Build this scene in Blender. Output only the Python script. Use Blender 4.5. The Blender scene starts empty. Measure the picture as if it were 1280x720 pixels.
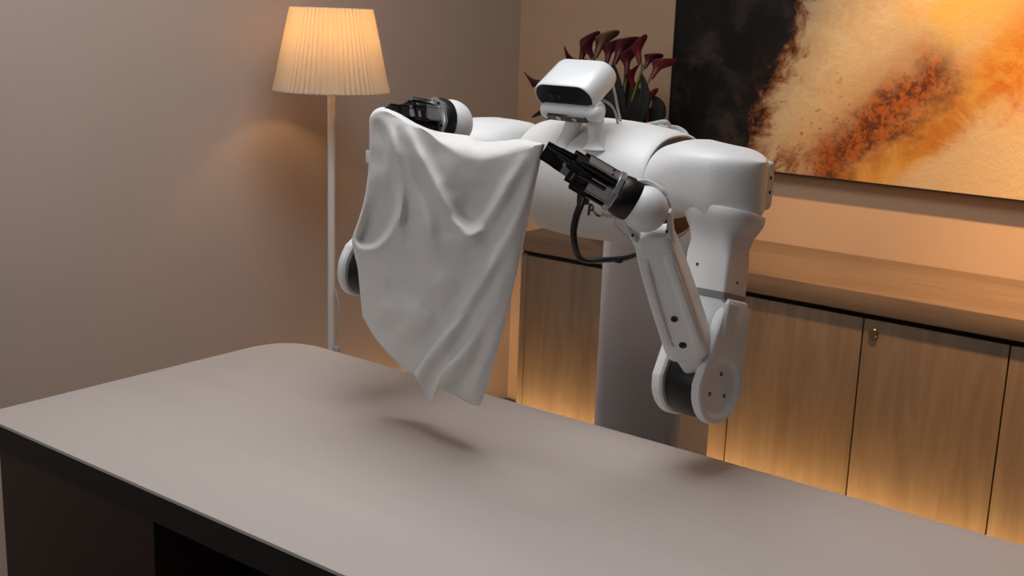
import bpy, bmesh, math, random
from mathutils import Vector, Matrix, noise
from mathutils.bvhtree import BVHTree

scene = bpy.context.scene
col = scene.collection
PI = math.pi
random.seed(4)

# ------------------------------------------------------------------ camera
YAW, PITCH, ROLL, FPX = map(float, (37.72217, 12.93164, 2.01589, 1487.28411))
CAM = Vector((0.0, 0.0, 1.6))
_y, _p, _r = math.radians(YAW), math.radians(PITCH), math.radians(ROLL)
FWD = Vector((-math.sin(_y) * math.cos(_p), math.cos(_y) * math.cos(_p), -math.sin(_p)))
_rt = Vector((math.cos(_y), math.sin(_y), 0))
_up = _rt.cross(FWD)
RT = _rt * math.cos(_r) + _up * math.sin(_r)
UP = -_rt * math.sin(_r) + _up * math.cos(_r)
cd = bpy.data.cameras.new('camera')
cam = bpy.data.objects.new('camera', cd)
col.objects.link(cam)
cd.sensor_width = 36.0
cd.lens = 36.0 * FPX / 1280.0
cd.clip_start = 0.05
M = Matrix((RT, UP, -FWD)).transposed().to_4x4()
M.translation = CAM
cam.matrix_world = M
scene.camera = cam

# ------------------------------------------------------------------ light
world = bpy.data.worlds.new('world')
scene.world = world
world.use_nodes = True
bg = world.node_tree.nodes['Background']
bg.inputs[0].default_value = (0.75, 0.8, 0.9, 1)
bg.inputs[1].default_value = 0.03

def area_light(name, loc, target, sx, sy, power, color, spread=180):
    d = bpy.data.lights.new(name, 'AREA')
    d.shape = 'RECTANGLE'; d.size = sx; d.size_y = sy
    d.energy = power; d.color = color; d.spread = math.radians(spread)
    o = bpy.data.objects.new(name, d)
    col.objects.link(o)
    o.location = loc
    o.rotation_euler = (Vector(target) - Vector(loc)).to_track_quat('-Z', 'Y').to_euler()
    return o

def spot_light(name, loc, target, power, color, angle, blend, r=0.04):
    d = bpy.data.lights.new(name, 'SPOT')
    d.energy = power; d.color = color; d.spot_size = math.radians(angle)
    d.spot_blend = blend; d.shadow_soft_size = r
    o = bpy.data.objects.new(name, d)
    col.objects.link(o)
    o.location = loc
    o.rotation_euler = (Vector(target) - Vector(loc)).to_track_quat('-Z', 'Y').to_euler()
    return o

area_light('ceiling_softbox', (-1.55, 1.72, 2.74), (-1.55, 1.72, 0), 1.4, 1.1, 28, (0.93, 0.965, 1.0))
area_light('front_fill', (-2.0, -1.0, 2.3), (-1.5, 2.0, 1.1), 1.2, 1.0, 14, (0.93, 0.965, 1.0))  # unseen fill added to lift the front faces
spot_light('painting_spot', (-1.1, 2.85, 2.7), (-1.1, 3.75, 0.98), 200, (1.0, 0.59, 0.26), 60, 0.7)
spot_light('painting_spot', (-0.3, 2.85, 2.7), (-0.3, 3.75, 0.98), 200, (1.0, 0.59, 0.26), 60, 0.7)
scene.view_settings.view_transform = 'Standard'
scene.view_settings.look = 'None'
scene.view_settings.exposure = 0.0
scene.view_settings.gamma = 1.0
scene.view_settings.use_curve_mapping = False


# ------------------------------------------------------------------ helpers
def at(u, v, Y):
    """point of the room at depth Y that lies on the sight line of pixel (u, v)"""
    d = FWD + RT * ((u - 640) / FPX) - UP * ((v - 360) / FPX)
    return CAM + d * (Y / d.y)

def lin(r, g, b):
    f = lambda c: (c / 255 / 12.92) if c / 255 <= 0.04045 else ((c / 255 + 0.055) / 1.055) ** 2.4
    return (f(r), f(g), f(b), 1)

def material(name, color, rough=0.5, metal=0.0, noise_amt=0.0, noise_scale=8.0, bump=0.0, bump_scale=60.0, spec=0.5, stretch=None):
    m = bpy.data.materials.new(name)
    m.use_nodes = True
    nt = m.node_tree
    b = nt.nodes['Principled BSDF']
    b.inputs['Base Color'].default_value = color
    b.inputs['Roughness'].default_value = rough
    b.inputs['Metallic'].default_value = metal
    b.inputs['Specular IOR Level'].default_value = spec
    tc = nt.nodes.new('ShaderNodeTexCoord')
    mp = nt.nodes.new('ShaderNodeMapping')
    nt.links.new(tc.outputs['Object'], mp.inputs['Vector'])
    if stretch: mp.inputs['Scale'].default_value = stretch
    if noise_amt:
        n = nt.nodes.new('ShaderNodeTexNoise'); n.inputs['Scale'].default_value = noise_scale
        n.inputs['Detail'].default_value = 6
        nt.links.new(mp.outputs[0], n.inputs['Vector'])
        mx = nt.nodes.new('ShaderNodeMix'); mx.data_type = 'RGBA'
        mx.inputs[6].default_value = tuple(c * (1 - noise_amt) for c in color[:3]) + (1,)
        mx.inputs[7].default_value = tuple(min(1, c * (1 + noise_amt)) for c in color[:3]) + (1,)
        nt.links.new(n.outputs['Fac'], mx.inputs[0])
        nt.links.new(mx.outputs[2], b.inputs['Base Color'])
    if bump:
        n2 = nt.nodes.new('ShaderNodeTexNoise'); n2.inputs['Scale'].default_value = bump_scale
        n2.inputs['Detail'].default_value = 4
        nt.links.new(mp.outputs[0], n2.inputs['Vector'])
        bp = nt.nodes.new('ShaderNodeBump'); bp.inputs['Strength'].default_value = bump
        bp.inputs['Distance'].default_value = 0.002
        nt.links.new(n2.outputs['Fac'], bp.inputs['Height'])
        nt.links.new(bp.outputs[0], b.inputs['Normal'])
    return m

def finish(name, bm, mat, parent=None, smooth=True, angle=35):
    """links the bmesh (world coordinates) as ONE mesh object, origin at the parent's base"""
    bmesh.ops.recalc_face_normals(bm, faces=bm.faces[:])
    if parent is not None:
        org = Vector((0, 0, 0)); p = parent
        while p is not None:
            org += p.location; p = p.parent
        # parts keep their own origin at their centre
        c = sum((v.co for v in bm.verts), Vector()) / max(1, len(bm.verts))
        loc = c - org
    else:
        c = sum((v.co for v in bm.verts), Vector()) / max(1, len(bm.verts))
        c.z = min(v.co.z for v in bm.verts)
        loc = c
    bmesh.ops.translate(bm, verts=bm.verts[:], vec=-c)
    me = bpy.data.meshes.new(name)
    if smooth:
        for f in bm.faces: f.smooth = True
        for e in bm.edges:
            if len(e.link_faces) == 2 and e.calc_face_angle(0) > math.radians(angle): e.smooth = False
    bm.to_mesh(me); bm.free()
    o = bpy.data.objects.new(name, me)
    col.objects.link(o)
    o.location = loc
    if parent is not None: o.parent = parent
    if mat: me.materials.append(mat)
    return o

def thing(name, loc, label, cat, group=None):
    o = bpy.data.objects.new(name, None)
    o.empty_display_size = 0.1
    col.objects.link(o); o.location = loc
    return tag(o, label, cat, group)

def tag(o, label, cat, group=None):
    o['label'] = label; o['category'] = cat
    if group: o['group'] = group
    return o

def structure(o):
    o['kind'] = 'structure'
    return o

def box(bm, lo, hi, bevel=0.0, seg=2, rot=None):
    lo, hi = Vector(lo), Vector(hi)
    r = bmesh.ops.create_cube(bm, size=1.0)
    vs = r['verts']
    c = (lo + hi) / 2; s = hi - lo
    for v in vs:
        p = Vector((v.co.x * s.x, v.co.y * s.y, v.co.z * s.z))
        v.co = c + (rot @ p if rot else p)
    if bevel:
        es = list({e for v in vs for e in v.link_edges})
        bmesh.ops.bevel(bm, geom=es, offset=bevel, segments=seg, affect='EDGES', profile=0.5)

def obox(bm, c, A, B, Cc, a, b, cc, bevel=0.0, seg=2):
    """oriented box: centre, three unit axes, three full sizes"""
    r = bmesh.ops.create_cube(bm, size=1.0)
    vs = r['verts']
    for v in vs: v.co = Vector(c) + A * (v.co.x * a) + B * (v.co.y * b) + Cc * (v.co.z * cc)
    if bevel:
        es = list({e for v in vs for e in v.link_edges})
        bmesh.ops.bevel(bm, geom=es, offset=bevel, segments=seg, affect='EDGES', profile=0.5)

def frame_of(d, hint=Vector((0, 0, 1))):
    d = Vector(d).normalized()
    u = hint.cross(d)
    if u.length < 1e-4: u = Vector((1, 0, 0)).cross(d)
    u.normalize()
    return d, u, d.cross(u).normalized()

def sring(c, U, V, ru, rv, p=2.0, n=32):
    out = []
    for i in range(n):
        a = 2 * PI * i / n
        ca, sa = math.cos(a), math.sin(a)
        x = math.copysign(abs(ca) ** (2 / p), ca); y = math.copysign(abs(sa) ** (2 / p), sa)
        out.append(Vector(c) + U * (x * ru) + V * (y * rv))
    return out

def loft(bm, rings, cap0=True, cap1=True, closed=True):
    vr = [[bm.verts.new(p) for p in r] for r in rings]
    n = len(vr[0])
    for a, b in zip(vr, vr[1:]):
        for i in range(n if closed else n - 1):
            j = (i + 1) % n
            bm.faces.new((a[i], a[j], b[j], b[i]))
    if cap0: bm.faces.new(vr[0][::-1])
    if cap1: bm.faces.new(vr[-1])
    return vr

def catmull(pts, sub=6):
    P = [Vector(p) for p in pts]
    if len(P) < 3: return P
    out = []
    for i in range(len(P) - 1):
        p0 = P[max(i - 1, 0)]; p1 = P[i]; p2 = P[i + 1]; p3 = P[min(i + 2, len(P) - 1)]
        for k in range(sub):
            t = k / sub
            out.append(0.5 * ((2 * p1) + (p2 - p0) * t + (2 * p0 - 5 * p1 + 4 * p2 - p3) * t * t + (3 * p1 - p0 - 3 * p2 + p3) * t ** 3))
    out.append(P[-1])
    return out

def tube(bm, pts, r, n=10, sub=6, r1=None, flat=1.0):
    P = catmull(pts, sub)
    rings = []; u = None
    for i, p in enumerate(P):
        t = (P[min(i + 1, len(P) - 1)] - P[max(i - 1, 0)]).normalized()
        if u is None: u = frame_of(t)[1]
        u = (u - t * u.dot(t)).normalized()
        w = t.cross(u)
        k = i / max(1, len(P) - 1)
        rr = r if r1 is None else r + (r1 - r) * k
        rings.append([p + u * (math.cos(2 * PI * j / n) * rr) + w * (math.sin(2 * PI * j / n) * rr * flat) for j in range(n)])
    loft(bm, rings)

def lathe(bm, c, axis, prof, n=32, hint=Vector((0, 0, 1)), cap0=True, cap1=True):
    """prof: list of (distance along axis, radius)"""
    d, u, w = frame_of(axis, hint)
    rings = [[Vector(c) + d * h + (u * math.cos(2 * PI * j / n) + w * math.sin(2 * PI * j / n)) * r for j in range(n)] for h, r in prof]
    loft(bm, rings, cap0, cap1)

def ball(bm, c, r, n=24, sx=1, sy=1, sz=1):
    q = bmesh.ops.create_uvsphere(bm, u_segments=n, v_segments=n // 2, radius=r)
    for v in q['verts']: v.co = Vector(c) + Vector((v.co.x * sx, v.co.y * sy, v.co.z * sz))

def plan(bm, pts, z0, z1, bevel=0.0):
    """prism over a plan outline"""
    a = [bm.verts.new((x, y, z0)) for x, y in pts]
    b = [bm.verts.new((x, y, z1)) for x, y in pts]
    n = len(pts); fs = []
    for i in range(n):
        j = (i + 1) % n
        bm.faces.new((a[i], a[j], b[j], b[i]))
    bm.faces.new(a[::-1]); top = bm.faces.new(b)
    if bevel:
        bmesh.ops.bevel(bm, geom=list(top.edges), offset=bevel, segments=2, affect='EDGES', profile=0.5)

NB = bmesh.new


# ------------------------------------------------------------------ materials
m_wall = material('painted_plaster', lin(186, 170, 158), 0.85, noise_amt=0.03, noise_scale=3, bump=0.05, bump_scale=120)
m_wallback = material('plaster_with_warm_bounce', lin(186, 157, 130), 0.85, noise_amt=0.03, noise_scale=3, bump=0.05, bump_scale=120)  # back wall plaster, with warm lamp bounce put into its colour
m_ceil = material('ceiling_paint', lin(225, 222, 216), 0.9)
m_floor = material('floor_screed', lin(120, 108, 98), 0.55, noise_amt=0.08, noise_scale=5)
m_table = material('taupe_laminate', lin(194, 184, 178), 0.42, noise_amt=0.05, noise_scale=3.0, bump=0.04, bump_scale=90, stretch=(0.6, 5, 5), spec=0.35)
m_black_edge = material('black_edge_band', lin(14, 12, 12), 0.5)
m_walnut = material('dark_walnut_panel', lin(44, 26, 20), 0.5, noise_amt=0.25, noise_scale=6, stretch=(8, 8, 0.6))
m_white = material('white_shell_plastic', lin(220, 220, 219), 0.42, noise_amt=0.01, noise_scale=20)
m_white_matt = material('white_column_paint', lin(225, 225, 230), 0.55)
m_rubber = material('black_rubber', lin(9, 9, 10), 0.4, spec=0.4)
m_blackmetal = material('black_anodised_metal', lin(13, 13, 14), 0.35, metal=0.2, spec=0.5)
m_alu = material('brushed_aluminium', lin(175, 178, 180), 0.32, metal=0.85, noise_amt=0.05, noise_scale=40, stretch=(1, 1, 8))
m_head = material('satin_silver_shell', lin(212, 214, 215), 0.36, metal=0.1, noise_amt=0.02, noise_scale=30, stretch=(1, 1, 9))
m_greyband = material('grey_band', lin(120, 120, 120), 0.45)
m_glass = material('dark_lens_window', lin(12, 12, 14), 0.15, spec=0.3)
m_lens = material('lens_glint', lin(70, 70, 80), 0.08, metal=0.8)
m_logo = material('logo_ink', lin(38, 38, 70), 0.5)
m_logogrey = material('logo_grey_ink', lin(140, 140, 165), 0.5)
m_lampmetal = material('lamp_powder_coat', lin(215, 208, 204), 0.45)
m_cable = material('grey_cable', lin(168, 168, 166), 0.4)
m_calla = material('calla_burgundy', lin(74, 18, 30), 0.42, noise_amt=0.35, noise_scale=25)
m_calla2 = material('calla_crimson', lin(104, 27, 40), 0.42, noise_amt=0.3, noise_scale=25)
m_callag = material('calla_olive', lin(104, 70, 44), 0.45, noise_amt=0.35, noise_scale=14)
m_spadix = material('calla_spadix', lin(196, 130, 60), 0.6, noise_amt=0.2, noise_scale=80)
m_stem = material('flower_stem', lin(96, 104, 48), 0.5, noise_amt=0.2, noise_scale=20)
m_leaf = material('dark_leaf', lin(16, 17, 10), 0.8, noise_amt=0.3, noise_scale=18)
m_vase = material('vase_glaze', lin(60, 52, 48), 0.25)
m_brass = material('lock_chrome', lin(150, 140, 128), 0.2, metal=0.95)

def wood(name, ca, cb, cc, vertical=True, rough=0.5):
    m = bpy.data.materials.new(name); m.use_nodes = True
    nt = m.node_tree; b = nt.nodes['Principled BSDF']; b.inputs['Roughness'].default_value = rough
    b.inputs['Specular IOR Level'].default_value = 0.3
    tc = nt.nodes.new('ShaderNodeTexCoord'); mp = nt.nodes.new('ShaderNodeMapping')
    oi = nt.nodes.new('ShaderNodeObjectInfo')
    nt.links.new(tc.outputs['Object'], mp.inputs['Vector'])
    mp.inputs['Scale'].default_value = (9, 9, 0.9) if vertical else (0.9, 9, 9)
    ad = nt.nodes.new('ShaderNodeVectorMath'); ad.operation = 'MULTIPLY_ADD'
    nt.links.new(oi.outputs['Random'], ad.inputs[0]); ad.inputs[1].default_value = (30, 17, 23)
    nt.links.new(mp.outputs[0], ad.inputs[2])
    n = nt.nodes.new('ShaderNodeTexNoise'); n.inputs['Scale'].default_value = 3.2
    n.inputs['Detail'].default_value = 7; n.inputs['Roughness'].default_value = 0.62; n.inputs['Distortion'].default_value = 0.6
    nt.links.new(ad.outputs[0], n.inputs['Vector'])
    r = nt.nodes.new('ShaderNodeValToRGB')
    r.color_ramp.elements[0].position = 0.28; r.color_ramp.elements[0].color = ca
    r.color_ramp.elements[1].position = 0.72; r.color_ramp.elements[1].color = cc
    e = r.color_ramp.elements.new(0.5); e.color = cb
    nt.links.new(n.outputs['Fac'], r.inputs[0]); nt.links.new(r.outputs[0], b.inputs['Base Color'])
    bp = nt.nodes.new('ShaderNodeBump'); bp.inputs['Strength'].default_value = 0.12; bp.inputs['Distance'].default_value = 0.001
    nt.links.new(n.outputs['Fac'], bp.inputs['Height']); nt.links.new(bp.outputs[0], b.inputs['Normal'])
    return m
m_oak = wood('brown_oak_veneer', lin(104, 84, 68), lin(116, 96, 78), lin(126, 105, 86))
m_oakh = wood('brown_oak_worktop', lin(104, 84, 68), lin(116, 96, 78), lin(126, 105, 86), vertical=False, rough=0.3)
m_gap = material('dark_shadow_gap', lin(26, 20, 17), 0.7)

def cloth_mat():
    m = material('white_cotton_jersey', lin(222, 220, 217), 0.9, bump=0.25, bump_scale=900, spec=0.15)
    nt = m.node_tree; b = nt.nodes['Principled BSDF']
    b.inputs['Sheen Weight'].default_value = 0.15
    return m
m_cloth = cloth_mat()

def shade_mat():
    m = bpy.data.materials.new('pleated_shade_fabric'); m.use_nodes = True
    nt = m.node_tree
    for n in list(nt.nodes): nt.nodes.remove(n)
    out = nt.nodes.new('ShaderNodeOutputMaterial')
    d = nt.nodes.new('ShaderNodeBsdfDiffuse'); d.inputs[0].default_value = lin(206, 192, 176)
    t = nt.nodes.new('ShaderNodeBsdfTranslucent'); t.inputs[0].default_value = lin(244, 232, 195)
    x = nt.nodes.new('ShaderNodeMixShader'); x.inputs[0].default_value = 0.40
    nt.links.new(d.outputs[0], x.inputs[1]); nt.links.new(t.outputs[0], x.inputs[2])
    nt.links.new(x.outputs[0], out.inputs[0])
    return m
m_shade = shade_mat()

def emit_mat(name, color, s):
    m = bpy.data.materials.new(name); m.use_nodes = True
    b = m.node_tree.nodes['Principled BSDF']
    b.inputs['Base Color'].default_value = color
    b.inputs['Emission Color'].default_value = color
    b.inputs['Emission Strength'].default_value = s
    return m


# ------------------------------------------------------------------ the room
YW, XL, XR, YF, ZC = 3.77, -2.92, 2.6, -1.5, 2.8
def slab(name, lo, hi, mat):
    bm = NB(); box(bm, lo, hi)
    return structure(finish(name, bm, mat, smooth=False))
slab('floor', (XL - .1, YF, -0.06), (XR, YW + .1, 0), m_floor)
slab('ceiling', (XL - .1, YF, ZC), (XR, YW + .1, ZC + .06), m_ceil)
slab('wall_back', (XL, YW, 0), (XR, YW + .1, ZC), m_wallback)
slab('wall_left', (XL - .1, YF, 0), (XL, YW + .1, ZC), m_wall)

# ------------------------------------------------------------------ table
TX0, TX1, TY0, TY1, TZ = -2.31, 0.75, 1.185, 2.03, 0.75
t = thing('work_table', ((TX0 + TX1) / 2, (TY0 + TY1) / 2, 0), 'long taupe topped table with black edge and dark wood base in front of the robot', 'table')
def rounded(x0, y0, x1, y1, r, n=8):
    pts = []
    for cx, cy, a0, rr in ((x1 - r[1], y0 + r[1], -90, r[1]), (x1 - r[2], y1 - r[2], 0, r[2]), (x0 + r[3], y1 - r[3], 90, r[3]), (x0 + r[0], y0 + r[0], 180, r[0])):
        for k in range(n + 1):
            a = math.radians(a0 + 90 * k / n)
            pts.append((cx + rr * math.cos(a), cy + rr * math.sin(a)))
    return pts
bm = NB(); plan(bm, rounded(TX0, TY0, TX1, TY1, (.02, .03, .06, .11)), TZ - .006, TZ, 0.002)
finish('tabletop', bm, m_table, t)
bm = NB(); plan(bm, rounded(TX0 + .003, TY0 + .003, TX1 - .003, TY1 - .003, (.02, .03, .06, .11)), TZ - .062, TZ - .0062)
finish('edge_band', bm, m_black_edge, t)['label'] = 'black table edge below the taupe surface'
for x0, x1 in ((TX0 + .05, -1.73), (-0.4, TX1 - .06)):
    bm = NB(); box(bm, (x0, TY0 + .012, 0), (x1, TY1 - .18, TZ - .0622), .003)
    finish('pedestal', bm, m_walnut, t)
bm = NB(); box(bm, (-1.728, TY0 + .3, .12), (-0.402, TY0 + .33, TZ - .0622), .002)
finish('modesty_panel', bm, m_black_edge, t)

# ------------------------------------------------------------------ sideboard
YD = 3.25; CTZ = 0.862
seams = [-0.7546 * YD, -0.504 * YD, -0.2535 * YD, -0.003 * YD, 0.2475 * YD]
names = ['wooden sideboard unit behind the white column, left end of the row',
         'wooden sideboard unit with a round lock, right of the robot',
         'wooden sideboard unit at the right edge of the picture',
         'wooden sideboard unit beyond the right edge, end of the row']
def lock(parent, x, z):
    bm = NB(); lathe(bm, (x, YD - .001, z), (0, -1, 0), [(0, .014), (.003, .014), (.005, .012), (.005, .008), (.004, .008), (.004, .0)], 24, cap1=False)
    return finish('lock', bm, m_brass, parent)
for i in range(3):
    x0, x1 = seams[i], seams[i + 1]
    u = thing('sideboard_unit', ((x0 + x1) / 2, YD + .25, 0), names[i], 'cabinet', 'sideboard units along the back wall')
    bm = NB()
    box(bm, (x0 + .0005, YD + .0222, .03), (x1 - .0005, YW - .003, CTZ - .072))
    finish('carcass', bm, m_gap, u, smooth=False)
    bm = NB(); box(bm, (x0 + .002, YD + .05, 0), (x1 - .002, YW - .01, .0298)); finish('plinth', bm, m_gap, u, smooth=False)
    if i == 0:
        bm = NB(); box(bm, (x0 - .026, YD + .002, 0), (x0 - .001, YW - .003, CTZ - .072), .001); finish('end_panel', bm, m_oak, u)
    xm = (x0 + x1) / 2
    for k, (a, b) in enumerate(((x0, xm), (xm, x1))):
        bm = NB(); box(bm, (a + .0022, YD, .032), (b - .0022, YD + .022, CTZ - .078), .0012)
        d = finish('door', bm, m_oak, u)
        if i == 1 and k == 1: lock(d, a + .033, CTZ - .116)
bm = NB()
box(bm, (seams[0] - .03, YD - .012, CTZ - .060), (seams[3] + .03, YW - .002, CTZ), .002)
w = finish('worktop', bm, m_oakh)
tag(w, 'long wooden worktop running along the back wall under the painting', 'worktop')
bm = NB(); box(bm, (seams[0] - .026, YD + .012, CTZ - .0718), (seams[3], YW - .004, CTZ - .0602))
finish('shadow_gap', bm, m_gap, w, smooth=False)

# ------------------------------------------------------------------ unseen floor light bars, added for the warm glow on doors and left wall
lb = thing('added_light_bar', (-1.45, 3.05, 0), 'long low warm light bar added unseen on the floor before the sideboard', 'lamp')
bm = NB(); box(bm, (-2.85, 3.02, 0.001), (-0.05, 3.08, .03), .003); finish('housing', bm, m_gap, lb)
bm = NB(); box(bm, (-2.85, 3.012, 0.001), (-0.05, 3.0195, .092), .002); box(bm, (-2.85, 3.0196, .086), (-0.05, 3.07, .092), .002); finish('front_shield', bm, m_gap, lb)  # shield and lid added to keep the glow off the torso
bm = NB(); box(bm, (-2.83, 3.035, 0.0302), (-0.07, 3.065, .075)); finish('diffuser', bm, emit_mat('warm_led', (1.0, 0.62, 0.24, 1), 40), lb, smooth=False)

lw = thing('added_light_bar', (-2.72, 3.2, 0), 'short warm light bar added unseen on the floor along the left wall behind the lamp', 'lamp')  # added to warm the foot of the left wall
bm = NB(); box(bm, (-2.75, 2.72, .001), (-2.69, 3.0, .03), .003); finish('housing', bm, m_gap, lw)
bm = NB(); box(bm, (-2.6895, 2.72, .001), (-2.682, 3.0, .092), .002); box(bm, (-2.74, 2.72, .086), (-2.6896, 3.0, .092), .002); finish('front_shield', bm, m_gap, lw)  # same added shield, so the glow goes only to the wall
bm = NB(); box(bm, (-2.735, 2.73, .0302), (-2.705, 2.99, .075)); finish('diffuser', bm, emit_mat('warm_led_short', (1.0, 0.62, 0.24, 1), 30), lw, smooth=False)

# ------------------------------------------------------------------ painting
PX0, PX1, PZ0, PZ1 = -2.2, -0.55, 1.106, 2.03
def painting_mat():
    m = bpy.data.materials.new('abstract_oil_paint'); m.use_nodes = True
    nt = m.node_tree; L = nt.links.new; b = nt.nodes['Principled BSDF']
    b.inputs['Roughness'].default_value = 0.55; b.inputs['Specular IOR Level'].default_value = 0.25
    def N(t, **kw):
        n = nt.nodes.new(t)
        for k, v in kw.items(): setattr(n, k, v)
        return n
    geo = N('ShaderNodeNewGeometry')
    sub = N('ShaderNodeVectorMath', operation='SUBTRACT'); L(geo.outputs['Position'], sub.inputs[0]); sub.inputs[1].default_value = (PX0, 0, PZ0)
    def nz(scale, detail=8, rough=0.6, dist=0.0, off=(0, 0, 0)):
        a = N('ShaderNodeVectorMath', operation='ADD'); L(sub.outputs[0], a.inputs[0]); a.inputs[1].default_value = off
        n = N('ShaderNodeTexNoise'); n.inputs['Scale'].default_value = scale; n.inputs['Detail'].default_value = detail
        n.inputs['Roughness'].default_value = rough; n.inputs['Distortion'].default_value = dist
        L(a.outputs[0], n.inputs['Vector']); return n
    def math_(op, a, bb, clamp=False):
        n = N('ShaderNodeMath', operation=op); n.use_clamp = clamp
        for i, x in enumerate((a, bb)):
            if x is None: continue
            if isinstance(x, (int, float)): n.inputs[i].default_value = x
            else: L(x, n.inputs[i])
        return n.outputs[0]
    sx = N('ShaderNodeSeparateXYZ'); L(sub.outputs[0], sx.inputs[0])
    X, Z = sx.outputs[0], sx.outputs[2]
    big = nz(5, 10, 0.68, 0.6); big2 = nz(4, 10, 0.7, 1.0, (7, 3, 5)); fine = nz(38, 6, 0.7, 0.4, (1, 9, 2)); mid = nz(11, 8, 0.7, 0.8, (4, 4, 8))
    def wob(n, amp): return math_('MULTIPLY', math_('SUBTRACT', n.outputs['Fac'], 0.5), amp)
    def step(val, lo, hi):
        r = N('ShaderNodeMapRange'); r.interpolation_type = 'SMOOTHSTEP'
        r.inputs['From Min'].default_value = lo; r.inputs['From Max'].default_value = hi
        L(val, r.inputs['Value']); return r.outputs[0]
    def mix(f, a, c):
        n = N('ShaderNodeMix', data_type='RGBA')
        if isinstance(f, float): n.inputs[0].default_value = f
        else: L(f, n.inputs[0])
        for i, x in ((6, a), (7, c)):
            if isinstance(x, tuple): n.inputs[i].default_value = x
            else: L(x, n.inputs[i])
        return n.outputs[2]
    # base: cream with tan clouds
    c = mix(step(mid.outputs['Fac'], .35, .7), lin(214, 188, 150), lin(228, 208, 172))
    # brighter yellow cream top centre
    # diagonal coordinate of the rust streak: runs from (0.52,0) to (1.0,0.5)
    D = math_('SUBTRACT', math_('MULTIPLY', X, 0.707), math_('MULTIPLY', Z, 0.707))      # across
    D = math_('ADD', D, math_('ADD', wob(big, 0.22), wob(mid, 0.16)))
    A = math_('ADD', math_('MULTIPLY', X, 0.707), math_('MULTIPLY', Z, 0.707))           # along
    # yellow ochre right of the streak
    c = mix(step(D, .40, .50), c, mix(step(big2.outputs['Fac'], .40, .60), lin(214, 134, 44), lin(238, 178, 80)))
    # pale peach corner, bottom right
    D2 = math_('ADD', math_('SUBTRACT', X, math_('MULTIPLY', Z, 0.9)), math_('ADD', wob(big2, 0.26), wob(fine, 0.08)))
    c = mix(step(D2, .80, .90), c, lin(236, 204, 158))
    # upper right orange bloom
    r1 = N('ShaderNodeVectorMath', operation='DISTANCE'); L(sub.outputs[0], r1.inputs[0]); r1.inputs[1].default_value = (1.22, YW - .04, .42)
    bl = math_('ADD', r1.outputs['Value'], math_('ADD', wob(big2, 0.4), wob(fine, .1)))
    c = mix(step(bl, .26, .06), c, mix(step(mid.outputs['Fac'], .36, .66), lin(222, 124, 34), lin(238, 176, 74)))
    r2 = N('ShaderNodeVectorMath', operation='DISTANCE'); L(sub.outputs[0], r2.inputs[0]); r2.inputs[1].default_value = (1.0, YW - .04, .62)
    bl2 = math_('ADD', r2.outputs['Value'], wob(mid, .3))
    c = mix(step(bl2, .26, .05), c, lin(240, 196, 110))
    # rust streak
    ds = math_('ABSOLUTE', math_('SUBTRACT', D, 0.40), None)
    along = math_('MULTIPLY', step(A, 1.04, .90), step(A, .30, .46))
    rust = mix(step(fine.outputs['Fac'], .40, .62), lin(104, 54, 26), lin(190, 104, 40))
    c = mix(math_('MULTIPLY', math_('MULTIPLY', step(ds, .24, .05), along), .55), c, mix(step(big.outputs['Fac'], .4, .62), lin(168, 104, 50), lin(214, 160, 96)))
    c = mix(math_('MULTIPLY', step(ds, .125, .015), along), c, rust)
    spk = math_('MULTIPLY', step(fine.outputs['Fac'], .58, .66), math_('MULTIPLY', step(D, .06, .2), math_('MULTIPLY', step(D, .46, .34), step(A, .80, .62))))
    c = mix(math_('MULTIPLY', spk, .8), c, lin(130, 66, 30))
    # lower left brown speckle
    lo = math_('MULTIPLY', step(Z, .16, .02), step(X, .75, .45))
    c = mix(math_('MULTIPLY', lo, step(mid.outputs['Fac'], .42, .58)), c, lin(140, 82, 42))
    # black field at left, slanting edge with a rust fringe
    E = math_('SUBTRACT', X, math_('MULTIPLY', Z, 0.36))
    E = math_('ADD', E, math_('ADD', wob(big2, 0.30), math_('ADD', wob(mid, .16), wob(fine, 0.06))))
    c = mix(step(E, .345, .285), c, lin(140, 84, 48))
    blk = mix(step(big.outputs['Fac'], .46, .66), lin(26, 22, 20), lin(78, 66, 58))
    c = mix(step(E, .30, .265), c, blk)
    fr = math_('MULTIPLY', step(mid.outputs['Fac'], .5, .62), math_('MULTIPLY', step(E, .14, .26), math_('MULTIPLY', step(Z, .45, .28), step(E, .31, .27))))
    c = mix(math_('MULTIPLY', fr, .7), c, lin(104, 54, 30))
    hs = N('ShaderNodeHueSaturation'); hs.inputs['Value'].default_value = 0.60; hs.inputs['Saturation'].default_value = 1.0; L(c, hs.inputs['Color'])
    L(hs.outputs[0], b.inputs['Base Color'])
    bp = N('ShaderNodeBump'); bp.inputs['Strength'].default_value = 0.5; bp.inputs['Distance'].default_value = 0.004
    hh = math_('ADD', math_('MULTIPLY', mid.outputs['Fac'], .6), fine.outputs['Fac'])
    L(hh, bp.inputs['Height']); L(bp.outputs[0], b.inputs['Normal'])
    return m
p = thing('painting', ((PX0 + PX1) / 2, YW - .03, PZ0), 'large abstract painting in black, cream and burnt orange on the back wall', 'painting')
bm = NB(); box(bm, (PX0 + .006, YW - .043, PZ0 + .006), (PX1 - .006, YW - .01, PZ1 - .006)); finish('canvas', bm, painting_mat(), p, smooth=False)
bm = NB()
for lo, hi in (((PX0, YW - .046, PZ0), (PX1, YW - .001, PZ0 + .0058)), ((PX0, YW - .046, PZ1 - .0058), (PX1, YW - .001, PZ1)),
               ((PX0, YW - .046, PZ0), (PX0 + .0058, YW - .001, PZ1)), ((PX1 - .0058, YW - .046, PZ0), (PX1, YW - .001, PZ1))):
    box(bm, lo, hi)
finish('frame', bm, m_black_edge, p, smooth=False)

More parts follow.
